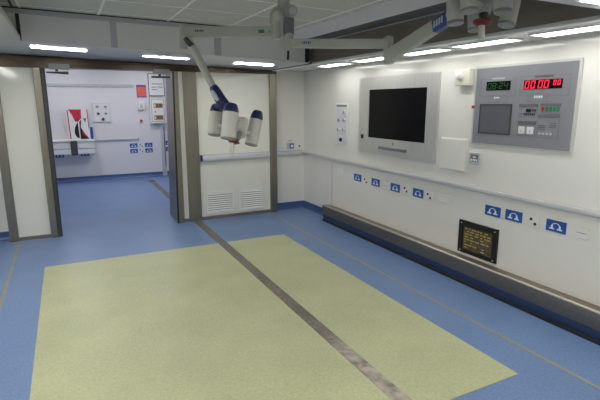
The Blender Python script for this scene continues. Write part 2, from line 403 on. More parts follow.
for yc_ in (1.22, .45, -.32): dup(r0, (2.985, yc_, 2.058), 'long white recessed light over the right wall behind the camera')
g = 'row of lights above the doorway'
s0 = None
for xc, yc_, lb in ((.012, 5.33, 'slim white recessed light above the left side of the doorway'), (1.06, 5.40, 'slim white recessed light above the right side of the doorway'), (2.12, 5.49, 'slim white recessed light above the vented panel')):
    loc = (xc, yc_, zs(xc)-.010)
    if s0 is None: s0 = ceiling_light('ceiling_light', lb, loc, .49, .12, .0, g, 'glow_warm'); s0.rotation_euler = (-.01,.029,0)
    else: s0b = dup(s0, loc, lb)
b0 = None
for xc in (-.05, 1.15, 2.385):
    lb = 'white recessed light in the low ceiling near the camera'
    if b0 is None: b0 = ceiling_light('ceiling_light', lb, (xc,1.33,2.058), .5, .2, 0, 'lights near the camera', 'glow_warm')
    else: dup(b0, (xc,1.33,2.058), lb)
for yc_ in (4.6, 4.0, 3.3, 2.6, 1.8, 1.0): dup(b0, (-.85, yc_, 2.148), 'added white recessed light in the low left ceiling, outside the picture', PI/2)  # unseen lamps added to brighten the left side
n0 = None
for xc, yc_ in ((0.0, 8.2), (1.6, 8.2), (0.0, 9.6), (1.6, 9.6)):
    if n0 is None: n0 = ceiling_light('ceiling_light', 'square light in the ceiling of the next room', (xc,yc_,2.497), .6, .6, 0, 'lights of the next room', 'glow_far')
    else: dup(n0, (xc,yc_,2.497), 'square light in the ceiling of the next room')

for xc in (-1.2, .5, 2.2):
    for yc_ in (-2.3, -3.4, -4.4): dup(b0, (xc,yc_,2.797), 'added unseen white light in the ceiling of the room behind the camera')  # unseen lamps added so light spills in and lifts the raised ceiling

# ------------------------------------------------------------------ rails, bumper, vents
def rail(label, loc, L, rz, capl=True, h=.08, d=.035):
    t = thing('wall_rail', label, 'rail', loc, rz)
    bm = nb(); W(bm, 0, L, .004, d, -h/2, h/2, .012); obj('rail_body', bm, 'rail', t, True)
    bm = nb(); W(bm, 0, L, -.002, .005, -h/2-.005, h/2+.005); obj('backing_strip', bm, 'rail_blue' if capl else 'rail', t)
    if capl:
        bm = nb(); W(bm, -.022, .0, 0, d+.004, -h/2-.004, h/2+.004, .006); obj('end_cap', bm, 'cap_blue', t)
    return t
rail('pale metal rail across the cream vented panel', (1.62,YB,.868), 1.0, 0, True, .075, .05)
rail('short pale rail on the end wall between steel post and corner', (2.765,YC,.858), XR-2.765-.04, 0, True, .062)
rail('long white rail running along the right wall under the screens', (XR,YC-.005,.842), YC+1.2, RW, False, .044, .03)
t = thing('bumper_rail', 'long grey steel bumper box low along the right wall', 'bumper rail', (XR,5.48,0), RW)
bm = nb()
for u in (0,):
    prof = [(0,.085),(.155,.085),(.158,.09)]+[(.140+.018*math.cos(k*PI/20), .200+.018*math.sin(k*PI/20)) for k in range(11)]+[(.132,.2165),(0,.192)]
    a = [bm.verts.new((0,-o,z)) for o, z in prof]; b = [bm.verts.new((6.7,-o,z)) for o, z in prof]
    for i in range(len(prof)): j = (i+1) % len(prof); bm.faces.new((a[i], a[j], b[j], b[i]))
    bm.faces.new(a); bm.faces.new(b[::-1])
obj('bumper_body', bm, 'steel_y', t, True)
bm = nb(); tube(bm, [(0,-.149,.210),(6.7,-.149,.210)], .0105, 16); obj('edge_highlight', bm, 'steel_highlight', t, True)  # bright tube added as the highlight along the bumper's front edge

def vent(label, loc):
    t = thing('vent_grille', label, 'vent', loc, 0, 'vents in the cream panel')
    w, h = .40, .31
    bm = nb()
    for a in ((-w/2,w/2,h/2-.022,h/2),(-w/2,w/2,-h/2,-h/2+.022),(-w/2,-w/2+.022,-h/2,h/2),(w/2-.022,w/2,-h/2,h/2)):
        W(bm, a[0], a[1], 0, .012, a[2], a[3])
    obj('frame', bm, 'white', t)
    bm = nb(); W(bm, -w/2+.02, w/2-.02, -.001, .003, -h/2+.02, h/2-.02); obj('backing', bm, 'grey', t)
    bm = nb()
    for k in range(9):
        z = -h/2+.034+k*.0302
        hexa(bm, [(-w/2+.02,-.003,z+.006),(w/2-.02,-.003,z+.006),(w/2-.02,-.0045,z+.011),(-w/2+.02,-.0045,z+.011),
                  (-w/2+.02,-.013,z-.010),(w/2-.02,-.013,z-.010),(w/2-.02,-.0145,z-.005),(-w/2+.02,-.0145,z-.005)])
    obj('louvre', bm, 'white', t)
    return t
v0 = vent('left one of the two white louvred vents low in the cream panel', (1.857,YB,.233))
dup(v0, (2.335,YB,.229), 'right one of the two white louvred vents, beside the steel post')

# ------------------------------------------------------------------ things on the right wall
def on_right(name, label, cat, y, z, group=None): return thing(name, label, cat, (XR,y,z), RW, group)

# wall screen: y 4.85..3.495, z 1.013..1.896
t = on_right('wall_screen', 'large black screen in a wide brushed steel frame on the right wall', 'screen', 4.148, 1.456)
hw, hh = .677, .441
bm = nb(); l, r_, b, tp = -.48, .515, -.255, .30
for a in ((-hw,hw,tp,hh),(-hw,hw,-hh,b),(-hw,l,b,tp),(r_,hw,b,tp)): W(bm, a[0], a[1], 0, .022, a[2], a[3])
obj('bezel', bm, 'steel_lt', t)
bm = nb(); W(bm, l, r_, 0, .010, b, tp); obj('display', bm, 'screen', t)
bm = nb(); W(bm, -.615, -.565, .022, .030, -.275, -.225, .003); obj('sensor', bm, 'black', t)
bm = nb(); W(bm, -.235, .25, .022, .045, -.375, -.34, .006); obj('handle', bm, 'grey', t)
bm = nb(); W(bm, 0, .016, .022, .026, -.315, -.285); obj('lock', bm, 'grey', t)

# gas outlet panel near the corner: y 5.42..5.12, z 1.07..1.60
t = on_right('gas_outlet_panel', 'tall narrow white outlet panel on the right wall left of the screen', 'outlet panel', 5.248, 1.335)
bm = nb(); W(bm, -.15, .15, 0, .012, -.268, .268, .004); obj('plate', bm, 'white', t)
bm = nb(); W(bm, -.128, .128, .010, .0135, -.24, .25); obj('recess', bm, 'recess', t)
bm = nb(); W(bm, -.125, .125, .013, .016, .222, .245); obj('label_strip', bm, 'grey', t)
for k, (u, z, m) in enumerate(((-.05,.05,'ltgrey'),(.075,.05,'ltgrey'),(-.055,-.075,'ivory'),(.07,-.075,'ivory'),(.08,.15,'ltgrey'))):
    bm = nb(); lathe(bm, (u,-.012,z), (u,-.034,z), [(0,.023),(.6,.023),(1,.016)], 16); o = obj('outlet', bm, m, t, True)
    bm = nb(); W(bm, u-.010, u+.010, .033, .037, z-.018, z+.018); obj('socket_slot', bm, 'grey', o)
bm = nb(); lathe(bm, (0,-.012,-.205), (0,-.036,-.205), [(0,.026),(.7,.026),(1,.02)], 16); obj('knob', bm, 'black', t, True)

# motion detector
t = on_right('wall_detector', 'small cream box with a round white dome above the wall between screen and console', 'detector', 3.145, 1.824)
bm = nb(); W(bm, -.088, .088, 0, .065, -.072, .072, .008); obj('housing', bm, 'ivory', t, True)
bm = nb(); lathe(bm, (-.02,-.064,.01), (-.02,-.098,.01), [(0,.040),(.25,.040),(.3,.034),(.6,.030),(.85,.019),(1,.004)], 20); obj('dome', bm, 'white', t, True)

# console with clock and timer: y 3.035..2.125, z 1.257..1.893
t = on_right('control_console', 'grey steel console with green clock, red timer and viewing screen', 'control panel', 2.566, 1.575)
hw, hh = .455, .318
bm = nb(); W(bm, -hw, hw, 0, .018, -hh, hh, .003); fascia = obj('fascia', bm, 'panel', t)
bm = nb()
for a in ((-hw-.018,hw+.018,hh,hh+.016),(-hw-.018,hw+.018,-hh-.016,-hh),(-hw-.018,-hw,-hh,hh),(hw,hw+.022,-hh,hh)): W(bm, a[0], a[1], 0, .014, a[2], a[3])
obj('surround', bm, 'surround', t)
def U(y): return 2.58-y
def Z(z): return z-1.575
def plate(name, y0, y1, z0, z1, m, o0=.017, o1=.022, par=t):
    bm = nb(); W(bm, U(y0), U(y1), o0, o1, Z(z0), Z(z1)); return obj(name, bm, m, par)
def outline(y0, y1, z0, z1, m='line_soft', w=.003, par=t):
    bm = nb(); u0, u1, a, b = U(y0), U(y1), Z(z0), Z(z1)
    for q in ((u0,u1,b-w,b),(u0,u1,a,a+w),(u0,u0+w,a,b),(u1-w,u1,a,b)): W(bm, q[0], q[1], .017, .0195, q[2], q[3])
    return obj('outline', bm, m, par)
SEG = {'0':'abcdef','1':'bc','2':'abged','3':'abgcd','4':'fgbc','5':'afgcd','6':'afgecd','7':'abc','8':'abcdefg','9':'abcdfg'}
def digits(text, u0, z0, w, h, gap, m, par, o=.0235, th=.008, sh=.12, spaces=.5):
    bm = nb(); u = u0
    for ch in text:
        if ch == ' ': u += w*spaces; continue
        if ch == ':':
            for zz in (.3, .7): W(bm, u, u+th, o-.003, o, z0+h*zz-th/2, z0+h*zz+th/2)
            u += th+gap; continue
        e = th*.25
        sg = {'a':(e,w-e,h-th,h),'d':(e,w-e,0,th),'g':(e,w-e,h/2-th/2,h/2+th/2),'f':(0,th,h/2+e,h-e),'e':(0,th,e,h/2-e),'b':(w-th,w,h/2+e,h-e),'c':(w-th,w,e,h/2-e)}
        for s in SEG[ch]:
            a, b, c, d = sg[s]
            prism(bm, [(u+a+c*sh, z0+c),(u+b+c*sh, z0+c),(u+b+d*sh, z0+d),(u+a+d*sh, z0+d)], o-.003, o)
        u += w+gap
    return obj('digits', bm, m, par)
ck = plate('clock_display', 2.915, 2.676, 1.704, 1.777, 'screen')
digits('08:24', U(2.905), Z(1.714), .038, .052, .011, 'led_green', ck, th=.008)
tm = plate('timer_display', 2.550, 2.232, 1.706, 1.774, 'screen')
digits('00', U(2.541), Z(1.711), .036, .057, .014, 'led_red', tm, th=.0066)
digits('00', U(2.428), Z(1.711), .036, .057, .014, 'led_red', tm, th=.0066)
digits('00', U(2.303), Z(1.729), .022, .037, .011, 'led_red', tm, th=.0055)
outline(2.975, 2.625, 1.655, 1.800); outline(2.585, 2.175, 1.655, 1.805)
plate('name_plate', 2.86, 2.735, 1.795, 1.806, 'ltgrey', .017, .021); plate('name_plate', 2.46, 2.31, 1.790, 1.806, 'line', .017, .021)
def dashes(items, m, par=t, o1=.0205):
    bm = nb()
    for y0, y1, z0, z1 in items: W(bm, U(y0), U(y1), .017, o1, Z(z0), Z(z1))
    return obj('marking', bm, m, par)
outline(2.89, 2.70, 1.605, 1.665); dashes([(2.825,2.818,1.635,1.655),(2.81,2.795,1.64,1.65),(2.79,2.775,1.64,1.65)], 'sign_w')
outline(2.51, 2.335, 1.610, 1.675); dashes([(2.452-.019*k,2.452-.019*k-.012,1.636,1.656) for k in range(4)], 'sign_w')
vs = plate('viewing_screen', 2.965, 2.645, 1.347, 1.588, 'screen_grey', .017, .021)
bm = nb()
for a in ((2.968,2.642,1.583,1.592),(2.968,2.642,1.343,1.351),(2.968,2.958,1.343,1.592),(2.652,2.642,1.343,1.592)): W(bm, U(a[0]), U(a[1]), .019, .024, Z(a[2]), Z(a[3]))
obj('screen_rim', bm, 'dgrey', vs)
# small key groups
plate('heading_bar', 2.575, 2.412, 1.572, 1.594, 'line'); outline(2.575, 2.412, 1.49, 1.594)
plate('mini_display', 2.51, 2.465, 1.532, 1.556, 'black')
dashes([(2.553,2.545,1.545,1.555)], 'red'); dashes([(2.556,2.542,1.515,1.522)], 'greenled')
bm = nb()
for k in range(6): W(bm, U(2.525-.017*k), U(2.525-.017*k-.011), .017, .0215, Z(1.505), Z(1.524))
for k in range(2): W(bm, U(2.455-.018*k), U(2.455-.018*k-.012), .017, .0215, Z(1.535), Z(1.555))
obj('key_row', bm, 'dgrey', t)
plate('heading_bar', 2.388, 2.224, 1.578, 1.598, 'line')
for k in range(5):
    y = 2.375-.031*k; plate('button', y, y-.017, 1.540, 1.573, 'red' if k == 0 else 'greenled', .017, .024)
plate('heading_bar', 2.400, 2.224, 1.498, 1.520, 'line'); outline(2.400, 2.224, 1.34, 1.520)
dashes([(2.39,2.335,1.430-.014*k,1.436-.014*k) for k in range(3)], 'line')
dashes([(2.30,2.245,1.450-.016*k,1.456-.016*k) for k in range(3)], 'line')
dashes([(2.385-.031*k,2.385-.031*k-.018,1.365,1.380) for k in range(4)], 'ltgrey')
plate('heading_bar', 2.575, 2.412, 1.435, 1.463, 'line'); outline(2.575, 2.412, 1.345, 1.463)
for y in (2.562, 2.484):
    bm = nb(); W(bm, U(y), U(y-.056), .017, .026, Z(1.362), Z(1.418), .003); o = obj('rocker_switch', bm, 'white', t)
    bm = nb(); W(bm, U(y-.022), U(y-.034), .025, .0275, Z(1.375), Z(1.395)); obj('mark', bm, 'ltgrey', o)
bm = nb(); W(bm, -.482, -.452, .01, .024, Z(1.555), Z(1.58), .003); obj('lamp', bm, 'red', t)

# white hatch, switch box
t = on_right('access_hatch', 'plain white square access hatch on the wall right of the screen', 'hatch', 3.245, 1.125)
bm = nb(); W(bm, -.168, .168, -.004, .010, -.152, .152, .003); obj('cover', bm, 'offwhite', t)
bm = nb(); W(bm, -.160, .160, .009, .016, -.144, .144, .003); obj('door', bm, 'wall', t)
t = on_right('switch_box', 'small white box with dark symbols below the left corner of the console', 'switch', 2.968, 1.118)
bm = nb(); W(bm, -.062, .062, 0, .03, -.052, .052, .005); obj('housing', bm, 'ltgrey', t)
bm = nb(); W(bm, -.042, .046, .029, .032, -.03, .035); pl = obj('legend_plate', bm, 'grey', t)
bm = nb()
for a in ((-.036,-.018,-.024,-.006),(-.008,.014,-.022,-.004),(.022,.038,-.024,-.006),(-.012,.02,.008,.018)): W(bm, a[0], a[1], .031, .034, a[2], a[3])
obj('legend', bm, 'sign_w', pl)

# blue signs
def sign(label, loc, rz, group, w=.162, h=.089):
    t = thing('connector_sign', label, 'sign', loc, rz, group)
    bm = nb(); W(bm, -w/2, w/2, 0, .004, -h/2, h/2); obj('plate', bm, 'sign', t)
    bm = nb(); n = 14; R, th = .034, .0075
    # arch between two plugs
    outer = [(R*math.cos(PI*k/n)*1.05, .0+R*.75*math.sin(PI*k/n)) for k in range(n+1)]
    inner = [((R-th)*math.cos(PI*k/n)*1.05, .0+(R-th)*.75*math.sin(PI*k/n)) for k in range(n+1)]
    for k in range(n): prism(bm, [outer[k], outer[k+1], inner[k+1], inner[k]], .0035, .0055)
    for s in (-1, 1):
        c = s*.032
        prism(bm, [(c-.008,.004),(c+.008,.004),(c+.008,-.016),(c-.008,-.016)][::-1], .0035, .0055)
        prism(bm, [(c-.021,-.016),(c+.021,-.016),(c+.021,-.027),(c-.021,-.027)][::-1], .0035, .0055)
    obj('symbol', bm, 'sign_w', t)
    return t
g = 'blue connector signs along the right wall'
sg = [(4.851,.675,'blue connector sign nearest the far corner on the right wall'),
      (4.464,.671,'blue connector sign, second from the far corner, before a blank socket'),
      (4.091,.668,'blue connector sign, third from the far corner, left of a two-pin socket'),
      (3.708,.672,'blue connector sign under the right end of the wall screen'),
      (2.743,.680,'blue connector sign right above the black framed window'),
      (2.529,.683,'blue connector sign between black window and nearest two-pin socket'),
      (2.153,.684,'blue connector sign at far right of the wall, nearest the camera')]
g0 = None
for y, z, lb in sg:
    if g0 is None: g0 = sign(lb, (XR,y,z), RW, g)
    else: dup(g0, (XR,y,z), lb)

def socket(label, loc, rz, group, w=.095, h=.082, holes=True):
    t = thing('wall_socket', label, 'socket', loc, rz, group)
    bm = nb(); W(bm, -w/2, w/2, 0, .008, -h/2, h/2, .003); obj('plate', bm, 'offwhite', t)
    if holes:
        for u, z in ((-.019,.017),(.019,-.017)):
            bm = nb(); lathe(bm, (u,-.005,z), (u,-.010,z), [(0,.0125),(1,.0125)], 14); obj('pin_hole', bm, 'black', t)
    return t
g = 'sockets along the right wall'
k0 = None
for y, z, lb in ((4.668,.664,'two-pin white socket between the two blue signs nearest the corner'), (3.905,.676,'two-pin white socket between the third and fourth blue signs'),
                 (3.537,.672,'two-pin white socket right of the fourth blue sign under the screen'), (2.344,.679,'two-pin white socket between the two blue signs nearest the camera')):
    if k0 is None: k0 = socket(lb, (XR,y,z), RW, g)
    else: dup(k0, (XR,y,z), lb)
def blank(label, y, z, w, h, line=False, m='offwhite'):
    t = on_right('blank_plate', label, 'wall plate', y, z)
    bm = nb(); W(bm, -w/2, w/2, -.004, .007, -h/2, h/2, .0025); obj('plate', bm, m, t)
    if line:
        bm = nb(); W(bm, -w/2+.008, w/2-.008, .006, .0085, .000, .004); obj('slot', bm, 'grey', t)
        bm = nb()
        for zz in (-.036,.034): W(bm, -w/2-.004, w/2+.004, -.001, .0035, zz-.004, zz+.004)
        obj('backing', bm, 'ltgrey', t)
    return t
blank('blank white plate between the second and third blue signs', 4.262, .66, .085, .08, True)
blank('wide blank pale plate under the white hatch', 3.322, .684, .165, .075, False, 'offwhite')
blank('small white plate with a slot at far right of the wall', 1.952, .681, .09, .085, True)
blank('small faint plate left of the first blue sign', 5.035, .662, .07, .075)
blank('faint pale square plate under the rail close to the corner', 5.28, .70, .12, .09, False, 'offwhite')
bm = nb(); lathe(bm, (0,0,0), (0,-.004,0), [(0,.001),(.5,.05),(1,.048)], 20)
for v in bm.verts: v.co.z *= .3
o = obj('wall_mark', bm, 'recess'); o.location = (XR,2.90,.575); o.rotation_euler = (0,0,RW); tag(o, 'faint grey scuff plate above the black framed window', 'mark')

# black framed window low in the right wall: y 3.11..2.67, z .195...523
t = on_right('instrument_window', 'black framed window with amber markings low on the right wall', 'window', 2.879, .365)
hw, hh = .222, .165
bm = nb(); l, r_, b, tp = -.172, .168, -.105, .112
for a in ((-hw,hw,tp,hh),(-hw,hw,-.142,b),(-hw,l,b,tp),(r_,hw,b,tp)): W(bm, a[0], a[1], 0, .016, a[2], a[3])
obj('frame', bm, 'black', t)
bm = nb(); W(bm, l, r_, 0, .006, b, tp); gl = obj('window_glass', bm, 'grille_glass', t)
random.seed(7)
bm = nb(); bm2 = nb()
for k in range(8):
    z = tp-.020-k*.0255; u = l+.02
    while u < r_-.04:
        w_ = random.uniform(.012, .05)
        if random.random() < (.85 if k < 5 else .5):
            W(bm if (k < 4 or random.random() < .3) else bm2, u, min(u+w_, r_-.012), .005, .0075, z-.005, z+.005)
        u += w_+random.uniform(.008, .03)
obj('amber_mark', bm, 'grille_mark', gl); obj('pale_mark', bm2, 'grille_mark2', gl)
for u in (-.19, .19):
    for z in (-.124, .14):
        bm = nb(); lathe(bm, (u,-.015,z), (u,-.019,z), [(0,.007),(1,.006)], 10); obj('screw', bm, 'ltgrey', t)

# sockets on the end wall beside the corner
t = thing('data_socket', 'square grey and blue socket on the end wall left of the corner', 'socket', (3.022,YC,.967))
bm = nb(); W(bm, -.06, .06, 0, .010, -.052, .052, .003); obj('plate', bm, 'ltgrey', t)
bm = nb(); W(bm, -.018, .05, .009, .020, -.036, .038, .006); o = obj('socket_face', bm, 'board_blue', t)
bm = nb(); lathe(bm, (.016,-.019,0), (.016,-.024,0), [(0,.022),(1,.022)], 16); obj('socket_hole', bm, 'sign_w', o)
bm = nb(); W(bm, -.03, .02, .0, .004, .072, .084); obj('marking', bm, 'grey', t)
t = thing('round_socket', 'small white socket with one black hole beside the corner', 'socket', (3.172,YC,.962))
bm = nb(); W(bm, -.036, .036, 0, .008, -.045, .04, .003); obj('plate', bm, 'offwhite', t)
bm = nb(); lathe(bm, (0,-.006,0), (0,-.011,0), [(0,.014),(1,.014)], 14); obj('pin_hole', bm, 'black', t)

# ------------------------------------------------------------------ next room's things
t = thing('wall_rail', 'white rail on the far wall of the next room', 'rail', (.48,YF,.852))
bm = nb(); W(bm, 0, .90, 0, .03, -.018, .018, .006); obj('rail_body', bm, 'rail', t, True)
bm = nb(); W(bm, .90, .912, 0, .033, -.02, .02, .004); obj('end_cap', bm, 'cap_blue', t)
t = thing('wall_shelf', 'white drawer shelf with a grey bracket on the far wall', 'shelf', (.09,YF,.60))
bm = nb(); W(bm, -.62, .41, 0, .30, .25, .285, .006); obj('shelf_top', bm, 'white', t)
bm = nb(); W(bm, -.61, .40, 0, .28, .115, .245, .006); obj('drawer', bm, 'white', t)
bm = nb(); W(bm, -.61, .40, 0, .28, .0, .105, .006); obj('drawer', bm, 'white', t)
bm = nb(); W(bm, -.04, .08, .27, .315, -.02, .27, .006); obj('bracket', bm, 'dgrey', t)
# display board standing on the shelf
t = thing('display_board', 'white picture board with red and black swoosh standing on the shelf', 'picture board', (.235,YF-.12,.886))
def B2(px, py): return ((px-190)*.00250, (322-py)*.00300)
bm = nb(); prism(bm, [B2(*p) for p in ((105,322),(268,322),(268,120),(105,120))], -.04, .0); obj('board', bm, 'white', t)
bm = nb()
prism(bm, [B2(*p) for p in ((122,122),(215,122),(213,180),(200,192),(185,205),(165,202),(155,175),(142,150))], -.001, .003)
prism(bm, [B2(*p) for p in ((112,125),(119,125),(128,318),(119,318))], -.001, .003)
prism(bm, [B2(*p) for p in ((256,122),(263,122),(266,250),(261,250))], -.001, .003)
prism(bm, [B2(*p) for p in ((203,245),(210,250),(232,285),(260,318),(246,318),(222,292))], -.001, .003); obj('red_shape', bm, 'board_red', t)
bm = nb()
prism(bm, [B2(*p) for p in ((196,205),(210,190),(204,240),(220,290),(258,321),(196,321))], .0005, .0045)
prism(bm, [B2(*p) for p in ((185,207),(172,222),(160,245),(155,275),(162,298),(176,312),(190,312),(187,260))], .0005, .0045)
prism(bm, [B2(*p) for p in ((226,180),(233,180),(238,188),(246,178),(250,182),(241,198),(247,204),(238,206))], .0005, .0045); obj('black_shape', bm, 'black', t)
bm = nb(); prism(bm, [(-.006,0),(.042,0),(.042,.24),(-.006,.24)], -.06, .0)
t2 = obj('file_box', bm, 'board_blue'); t2.location = (.448,YF-.13,.886); tag(t2, 'narrow blue folder standing at the right end of the shelf', 'folder')
# outlet panel far
t = thing('gas_outlet_panel', 'square white panel with five outlets on the far wall', 'outlet panel', (.692,YF,1.427))
bm = nb(); W(bm, -.17, .17, 0, .03, -.205, .205, .006); obj('plate', bm, 'white', t)
bm = nb()
for a in ((-.155,.155,.178,.186),(-.155,.155,-.186,-.182),(-.155,-.151,-.186,.186),(.151,.155,-.186,.186)): W(bm, a[0], a[1], .029, .032, a[2], a[3])
obj('border', bm, 'ltgrey', t)
for u, z, m in ((-.075,.11,'ltgrey'),(.08,.11,'ltgrey'),(-.065,-.03,'grey'),(.085,-.03,'ltgrey'),(.02,-.145,'black')):
    bm = nb(); lathe(bm, (u,-.028,z), (u,-.05,z), [(0,.030),(.7,.030),(1,.022)], 14); o = obj('outlet', bm, m, t, True)
    bm = nb(); W(bm, u-.02, u+.02, .047, .052, z-.008, z+.008); obj('outlet_mark', bm, 'label_blue' if u > 0 else 'dgrey', o)
# poster, switch, alarm button
t = thing('wall_poster', 'small orange poster with purple edges on the far wall', 'poster', (1.52,YF,1.862))
bm = nb(); W(bm, -.10, .10, 0, .005, -.135, .13); obj('sheet', bm, 'poster_purple', t)
bm = nb(); W(bm, -.088, .095, .004, .007, -.108, .092); obj('print', bm, 'poster_orange', t)
t = thing('wall_switch', 'small white box under the orange poster on the far wall', 'switch', (1.49,YF,1.55))
bm = nb(); W(bm, -.062, .062, 0, .06, -.085, .085, .01); obj('housing', bm, 'white', t)
bm = nb(); W(bm, -.03, .03, .058, .066, -.05, .05, .004); obj('rocker', bm, 'ltgrey', t)
t = thing('alarm_button', 'small red button on the far wall below the white box', 'button', (1.475,YF,1.24))
bm = nb(); W(bm, -.035, .035, -.004, .012, -.045, .045, .004); obj('plate', bm, 'white', t)
bm = nb(); lathe(bm, (0,-.01,0), (0,-.035,0), [(0,.026),(.7,.026),(1,.02)], 16); obj('button', bm, 'red', t, True)
# notice and cabinet by the right jamb
t = thing('notice_board', 'white notice with thin dark border high beside the door frame', 'notice', (1.83,YF,1.985))
bm = nb(); W(bm, -.16, .16, .0401, .052, -.21, .24); obj('sheet', bm, 'white', t)
bm = nb()
for a in ((-.165,.165,.235,.25),(-.165,.165,-.222,-.208),(-.168,-.155,-.222,.25),(.155,.168,-.222,.25)): W(bm, a[0], a[1], .0401, .058, a[2], a[3])
obj('border', bm, 'grey', t)
bm = nb()
for u0, u1, z in ((-.09,.12,.03),(-.10,.0,-.04),(.02,.13,-.035),(-.10,.02,-.09)): W(bm, u0, u1, .051, .054, z-.008, z+.008)
obj('writing', bm, 'grey', t)
t = thing('indicator_cabinet', 'white wall cabinet with two small amber windows by the door frame', 'cabinet', (1.82,YF,1.455))
bm = nb(); W(bm, -.165, .165, .0401, .11, -.28, .27, .006); obj('housing', bm, 'offwhite', t)
bm = nb()
for a in ((-.135,.135,.235,.243),(-.135,.135,-.24,-.232),(-.135,-.127,-.24,.243),(.127,.135,-.24,.243)): W(bm, a[0], a[1], .109, .113, a[2], a[3])
obj('door_edge', bm, 'grey', t)
for z in (.10, -.155):
    bm = nb(); W(bm, -.085, .105, .108, .114, z-.045, z+.048); o = obj('indicator_window', bm, 'amber', t)
    bm = nb(); W(bm, -.08, -.045, .112, .118, z-.03, z+.03, .003); obj('lamp', bm, 'ivory', o)
bm = nb(); W(bm, -.07, -.04, .108, .114, -.045, -.015); obj('lock', bm, 'grey', t)
# far signs and sockets
g = 'blue connector signs in the next room'
f0 = None
for x, z, lb in ((1.28,.705,'upper left blue sign of the four on the far wall'), (1.595,.705,'upper right blue sign of the four on the far wall'),
                 (1.28,.555+.03,'lower left blue sign of the four on the far wall'), (1.595,.585,'lower right blue sign of the four on the far wall'),
                 (.30,.575,'blue sign under the shelf, right of the bracket'), (-.17,.565,'blue sign under the shelf, left of the bracket'),
                 (2.04,.735,'upper blue sign beyond the far corner post'), (2.04,.595,'lower blue sign beyond the far corner post')):
    if f0 is None: f0 = sign(lb, (x,YF,z), 0, g, .158, .092)
    else: dup(f0, (x,YF,z), lb)
g = 'sockets in the next room'
f1 = None
for x, z, lb in ((1.437,.705,'white socket between the two upper blue signs on the far wall'), (1.437,.585,'white socket between the two lower blue signs on the far wall'),
                 (.06,.573,'white socket under the shelf bracket, left of a blue sign')):
    if f1 is None: f1 = socket(lb, (x,YF,z), 0, g)
    else: dup(f1, (x,YF,z), lb)

# door closers under the header
t = thing('door_closer', 'grey door closer box with a black arm, left of the doorway', 'door closer', (-.03,YB-.04,2.02))
bm = nb(); W(bm, -.085, .13, 0, .05, -.035, .03, .005); obj('housing', bm, 'closer', t)
bm = nb(); W(bm, -.02, .01, .01, .04, -.055, -.03, .003); o = obj('pivot', bm, 'dgrey', t)
bm = nb(); hexa(bm, [(-.115,-.035,-.076),(.115,-.035,-.088),(.115,-.01,-.088),(-.115,-.01,-.076),(-.115,-.035,-.062),(.115,-.035,-.055),(.115,-.01,-.055),(-.115,-.01,-.062)]); obj('arm', bm, 'black', t)
t = thing('door_closer', 'grey door closer box with a black arm at the top right corner of the doorway', 'door closer', (1.12,YB-.04,1.99))
bm = nb(); W(bm, -.08, .125, 0, .05, -.03, .035, .005); obj('housing', bm, 'closer', t)
bm = nb(); W(bm, -.02, .01, .01, .04, -.06, -.03, .003); obj('pivot', bm, 'dgrey', t)
bm = nb(); W(bm, -.105, .125, .005, .03, -.075, -.052, .003); obj('arm', bm, 'black', t)

# ------------------------------------------------------------------ surgical lights
V = Vector
mnt = thing('lamp_mount', 'grey ceiling mount with ball joints carrying two lamp arms', 'ceiling mount', (1.475,3.20,2.40), 0, None, True)
bm = nb(); lathe(bm, (1.475,3.20,2.415), (1.475,3.20,2.365), [(0,.13),(.8,.13),(1,.10)], 32); obj('canopy', bm, 'lamp_arm', mnt, True)
bm = nb(); tube(bm, [(1.475,3.20,2.37),(1.474,3.19,2.27),(1.468,3.185,2.22)], [.046,.046,.05]); obj('column', bm, 'lamp_arm', mnt, True)
bm = nb(); lathe(bm, (1.44,3.185,2.265), (1.405,3.205,2.15), [(0,.02),(.08,.040),(.3,.054),(.55,.056),(.8,.046),(1,.036)], 24); obj('joint', bm, 'lamp_arm', mnt, True)
bm = nb(); lathe(bm, (1.512,3.225,2.243), (1.492,3.085,2.235), [(0,.042),(.9,.042),(1,.036)], 24); j = obj('joint', bm, 'lamp_arm', mnt, True)
bm = nb(); lathe(bm, (1.4925,3.09,2.235), (1.4915,3.08,2.2345), [(0,.028),(1,.026)], 24); obj('joint_cap', bm, 'ltgrey', j, True)
bm = nb(); tube(bm, [(1.408,3.186,2.175),(1.404,3.178,2.05)], .034); obj('hub', bm, 'lamp_arm', mnt, True)
bm = nb(); beam(bm, (1.452,3.172,2.185), (1.446,3.165,2.075), .03, .06); obj('cover_plate', bm, 'lamp_grey', mnt)
bm = nb(); beam(bm, (1.488,3.155,2.195), (1.483,3.147,2.08), .055, .07); obj('brake_box', bm, 'grey', mnt)
bm = nb(); tube(bm, [(1.486,3.14,2.085),(1.478,3.118,1.965)], .030); obj('hub', bm, 'lamp_arm', mnt, True)
bm = nb(); tube(bm, [(1.466,3.105,1.965),(1.460,3.10,1.905)], .008); obj('stop_pin', bm, 'black', mnt)

def head(par, b, t, R=.049, navy=True):
    b, t = V(b), V(t)
    bm = nb(); lathe(bm, b, b+(t-b)*.74, [(0,R*.90),(.012,R*.985),(.5,R),(1,R*.99)]); h = obj('lamp_head', bm, 'lamp_grey', par, True)
    bm = nb(); lathe(bm, b+(t-b)*.73, t, [(0,R*.99),(.2,R*.985),(.5,R*.90),(.78,R*.78),(.92,R*.66),(.98,R*.5),(1,R*.3)]); obj('cap', bm, 'lamp_navy', h, True)
    bm = nb(); lathe(bm, b-(t-b)*.018, b+(t-b)*.03, [(0,R*.93),(.25,R*.98),(1,R*.99)]); obj('rim', bm, 'rim', h, True)
    bm = nb(); lathe(bm, b-(t-b)*.026, b, [(0,R*.74),(1,R*.80)]); obj('lens', bm, 'lens', h, True)
    return h

